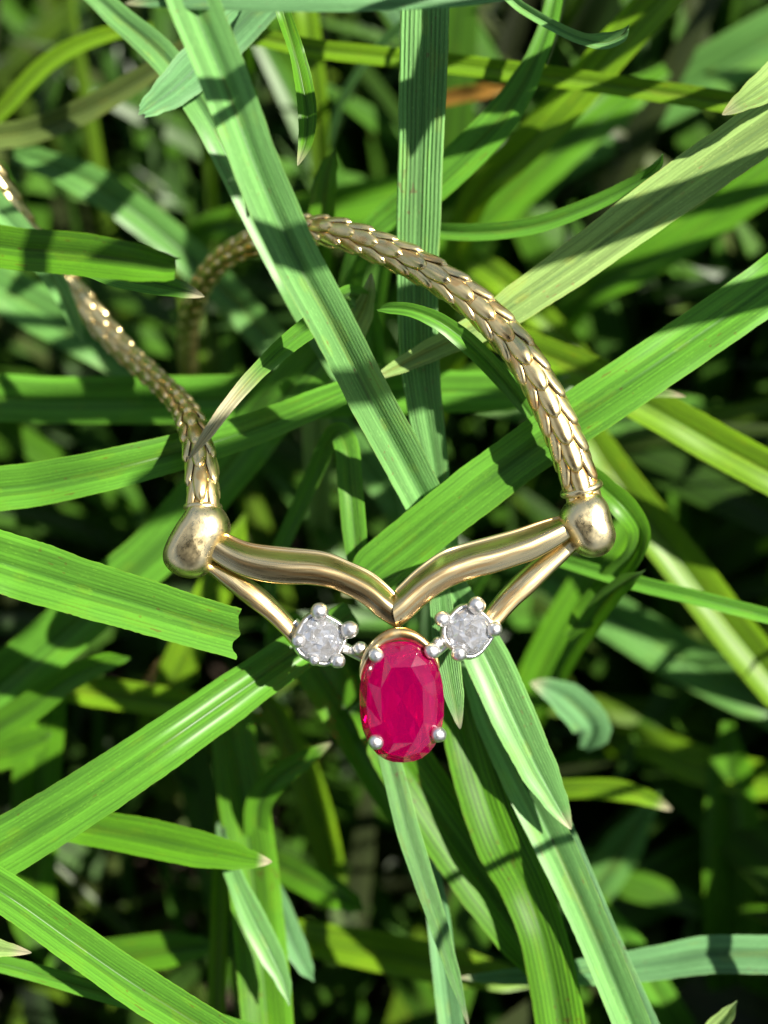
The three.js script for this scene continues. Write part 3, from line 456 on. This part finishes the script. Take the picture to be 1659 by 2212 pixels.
// faceted stones: rings of corners, flat faces
function gem(rings) {
  const pos = [];
  const tri = (a, b, c) => pos.push(a.x, a.y, a.z, b.x, b.y, b.z, c.x, c.y, c.z);
  for (let r = 0; r + 1 < rings.length; r++) {
    const A = rings[r], B = rings[r + 1], n = Math.max(A.length, B.length);
    if (A.length === B.length) for (let i = 0; i < n; i++) {
      const j = (i + 1) % n;
      if (r % 2) { tri(A[i], B[i], A[j]); tri(A[j], B[i], B[j]); } else { tri(A[i], B[i], B[j]); tri(A[i], B[j], A[j]); }
    } else if (A.length === 1) for (let i = 0; i < n; i++) tri(A[0], B[i], B[(i + 1) % n]);
    else if (B.length === 1) for (let i = 0; i < n; i++) tri(A[i], B[0], A[(i + 1) % n]);
    else if (B.length === 2 * A.length) for (let i = 0; i < A.length; i++) { const j = (i + 1) % A.length, b = B.length; tri(A[i], B[2 * i], B[2 * i + 1]); tri(A[i], B[2 * i + 1], A[j]); tri(A[j], B[2 * i + 1], B[(2 * i + 2) % b]); }
    else for (let i = 0; i < B.length; i++) { const j = (i + 1) % B.length, a = A.length; tri(A[2 * i], B[i], A[2 * i + 1]); tri(A[2 * i + 1], B[i], B[j]); tri(A[2 * i + 1], B[j], A[(2 * i + 2) % a]); }
  }
  const mid = V(); for (let i = 0; i < pos.length; i += 3) mid.add(V(pos[i], pos[i + 1], pos[i + 2])); mid.divideScalar(pos.length / 3);
  for (let i = 0; i < pos.length; i += 9) {                  // every face looks outwards
    const a = V(pos[i], pos[i + 1], pos[i + 2]), b = V(pos[i + 3], pos[i + 4], pos[i + 5]), c = V(pos[i + 6], pos[i + 7], pos[i + 8]);
    if (V().crossVectors(b.clone().sub(a), c.clone().sub(a)).dot(a.clone().add(b).add(c).divideScalar(3).sub(mid)) < 0) for (let k = 0; k < 3; k++) { const t = pos[i + 3 + k]; pos[i + 3 + k] = pos[i + 6 + k]; pos[i + 6 + k] = t; }
  }
  const g = new THREE.BufferGeometry(); g.setAttribute('position', new THREE.Float32BufferAttribute(pos, 3)); g.setAttribute('uv', new THREE.Float32BufferAttribute(new Float32Array(pos.length / 3 * 2), 2)); g.computeVertexNormals(); return g;
}
// local axes of a stone: x, y across, z out of its face
function axes(tiltX, tiltY, spin) { const z = back.clone().addScaledVector(right, Math.tan(tiltX)).addScaledVector(up, Math.tan(tiltY)).normalize(), x = right.clone().addScaledVector(z, -right.dot(z)).normalize(), y = V().crossVectors(z, x); const c = Math.cos(spin), s = Math.sin(spin); return { x: x.clone().multiplyScalar(c).addScaledVector(y, s), y: y.clone().multiplyScalar(c).addScaledVector(x, -s), z }; }
const oval = (n, a, b, z, O, X, e = 1, off = 0) => Array.from({ length: n }, (_, i) => { const t = (i + off) / n * Math.PI * 2, c = Math.cos(t), s = Math.sin(t); return O.clone().addScaledVector(X.x, a * Math.sign(c) * Math.pow(Math.abs(c), e)).addScaledVector(X.y, b * Math.sign(s) * Math.pow(Math.abs(s), e)).addScaledVector(X.z, z); });

// the red stone
const RW = 1.9, rc = C1(828, 868), RO = at(rc[0], rc[1], RW), RX = axes(0.02, -0.06, 0.03), ra = size(183 / 2, RW), rb = size(265 / 2, RW);
{
  const e = 0.86, T = oval(8, ra * 0.52, rb * 0.66, 0.82 * MM, RO, RX, e, 0.5), Cr = oval(16, ra * 0.84, rb * 0.86, 0.58 * MM, RO, RX, e, 0), G = oval(32, ra, rb, 0.05 * MM, RO, RX, e), G2 = oval(32, ra, rb, -0.05 * MM, RO, RX, e), Pv = oval(16, ra * 0.70, rb * 0.80, -0.75 * MM, RO, RX, 0.8, 0), P2 = oval(8, ra * 0.30, rb * 0.60, -1.35 * MM, RO, RX, 0.7, 0.5);
  const top = RO.clone().addScaledVector(RX.z, 0.82 * MM), bot = RO.clone().addScaledVector(RX.z, -1.75 * MM);
  part('ruby', gem([[top], T, Cr, G, G2, Pv, P2, [bot]]), rubyStone);
}
// gallery ring under the stone and the pale arch above it
const setting = part('ruby_setting', (() => {
  const ringG = grid(64, 16, (u, v) => { const t = u * Math.PI * 2, f = v * Math.PI * 2, k = 0.86 + 0.1 * Math.cos(f), z = -0.65 * MM + 0.40 * MM * Math.sin(f); return { p: RO.clone().addScaledVector(RX.x, Math.cos(t) * ra * k).addScaledVector(RX.y, Math.sin(t) * rb * k).addScaledVector(RX.z, z), uv: [u, v] }; }, true);
  const arch = grid(32, 14, (u, v) => { const t = mix(0.16, 0.88, u) * Math.PI, f = v * Math.PI * 2, wd = 0.13 * Math.pow(Math.sin(u * Math.PI), 0.5), k = 1.02 + wd + wd * Math.cos(f), z = 0.02 * MM + 0.2 * MM * Math.sin(f); return { p: RO.clone().addScaledVector(RX.x, Math.cos(t) * ra * k).addScaledVector(RX.y, Math.sin(t) * rb * (1 + (k - 1) * 0.8)).addScaledVector(RX.z, z), uv: [u * 0.4, v * 0.2] }; });
  return mergeGeometries([ringG, arch]);
})(), paleGold);
function prong(cx, cy, w, r, depth, parent, lean = [0, 0]) { // a ball of metal on a tapering claw
  const O = at(cx, cy, w), g = new THREE.SphereGeometry(r, 24, 16), p = g.attributes.position;
  for (let i = 0; i < p.count; i++) { const v = V().fromBufferAttribute(p, i), n = 1 + 0.12 * (vnoise(v.x / r * 1.6 + cx, v.y / r * 1.6, 3) - 0.5); v.multiplyScalar(n).applyQuaternion(camera.quaternion).add(O); p.setXYZ(i, v.x, v.y, v.z); }
  g.computeVertexNormals();
  const stem = grid(14, 10, (u, v) => { const t = u * Math.PI * 2, rr = r * mix(0.82, 0.6, v), c = O.clone().addScaledVector(back, -v * depth).addScaledVector(right, lean[0] * v * depth).addScaledVector(up, lean[1] * v * depth); return { p: c.addScaledVector(right, Math.cos(t) * rr).addScaledVector(up, Math.sin(t) * rr), uv: [u * 0.2, v * 0.2] }; }, true);
  return part('prong', mergeGeometries([g, stem]), whiteGold, parent);
}
for (const [x, y, r, w] of [[655, 552, 0.36, 2.45], [1035, 522, 0.38, 2.45], [652, 1142, 0.36, 2.4], [1080, 1090, 0.37, 2.4]]) { const q = C1(x, y); prong(q[0], q[1], w, r * MM, 2.2 * MM, setting); }
for (const [x, y, r, w] of [[548, 505, 0.34, 1.6], [500, 520, 0.26, 1.3], [1075, 470, 0.32, 1.6]]) { const q = C1(x, y); prong(q[0], q[1], w, r * MM, 1.2 * MM, setting); }

// short bridges that join the clear stones' cups to the oval setting, and the arms to the cups
for (const [a, b, w, r0] of [[[440, 500], [640, 600], 1.1, 0.26], [[1130, 470], [1010, 570], 1.1, 0.26], [[90, 330], [200, 420], 0.7, 0.3]]) {
  const A = at(...C1(...a, w)), B = at(...C1(...b, w - 0.3)), mid = A.clone().lerp(B, 0.5).addScaledVector(back, 0.12 * MM);
  part('bridge', new THREE.TubeGeometry(new THREE.CatmullRomCurve3([A, mid, B]), 16, r0 * MM, 12), whiteGold);
}
function diamondSetting(cx, cy, rad, w, tx, ty, spin, claws) {
  const c = C1(cx, cy), O = at(c[0], c[1], w), X = axes(tx, ty, spin), r = rad * MM;
  const cup = part('diamond_setting', grid(40, 18, (u, v) => {
    const t = u * Math.PI * 2, prof = [[0.97, 0.0], [1.02, 0.04], [1.10, 0.0], [1.18, -0.2], [1.04, -0.75], [0.82, -1.05], [0.5, -1.2], [0, -1.22]], k = v * (prof.length - 1), a = Math.min(prof.length - 2, Math.floor(k)), f = k - a;
    const rr = mix(prof[a][0], prof[a + 1][0], f) * r * (1 + 0.05 * Math.cos(4 * t)), z = mix(prof[a][1], prof[a + 1][1], f) * r;
    return { p: O.clone().addScaledVector(X.x, Math.cos(t) * rr).addScaledVector(X.y, Math.sin(t) * rr).addScaledVector(X.z, z), uv: [u, v * 0.4] };
  }, true), whiteGold);
  let n = 0;
  const jolt = (ring, k) => ring.map(p => p.addScaledVector(X.z, k * r * (hash(Math.round(cx), n++, 17) - 0.5)));   // an old hand cut: no two facets alike
  const A = jolt(oval(6, r * 0.30, r * 0.30, 0.38 * r, O, X, 1, 0.5), 0.20), T = jolt(oval(6, r * 0.56, r * 0.56, 0.34 * r, O, X, 1, 0), 0.22), K = jolt(oval(12, r * 0.80, r * 0.80, 0.22 * r, O, X, 1, 0), 0.16), G = oval(12, r, r, 0.05 * r, O, X), G2 = oval(12, r, r, -0.02 * r, O, X), Pv = jolt(oval(6, r * 0.55, r * 0.55, -0.42 * r, O, X, 1, 0.5), 0.25);
  part('diamond', gem([[O.clone().addScaledVector(X.z, 0.37 * r)], A, T, K, G, G2, Pv, [O.clone().addScaledVector(X.z, -0.85 * r)]]), diamondStone, cup);
  for (const [x, y, s] of claws) { const q = C1(x, y); prong(q[0], q[1], w + 0.25, s * MM, 1.2 * MM, cup); }
}
diamondSetting(278, 440, 1.1, 1.7, 0.16, 0.08, 0.3, [[268, 255, 0.42], [475, 378, 0.42], [395, 590, 0.36], [125, 452, 0.34], [235, 582, 0.28]]);
diamondSetting(1285, 388, 1.1, 1.7, 0.18, 0.1, 0.1, [[1338, 210, 0.42], [1105, 305, 0.38], [1218, 540, 0.38], [1462, 374, 0.36]]);

renderer.render(scene, camera);
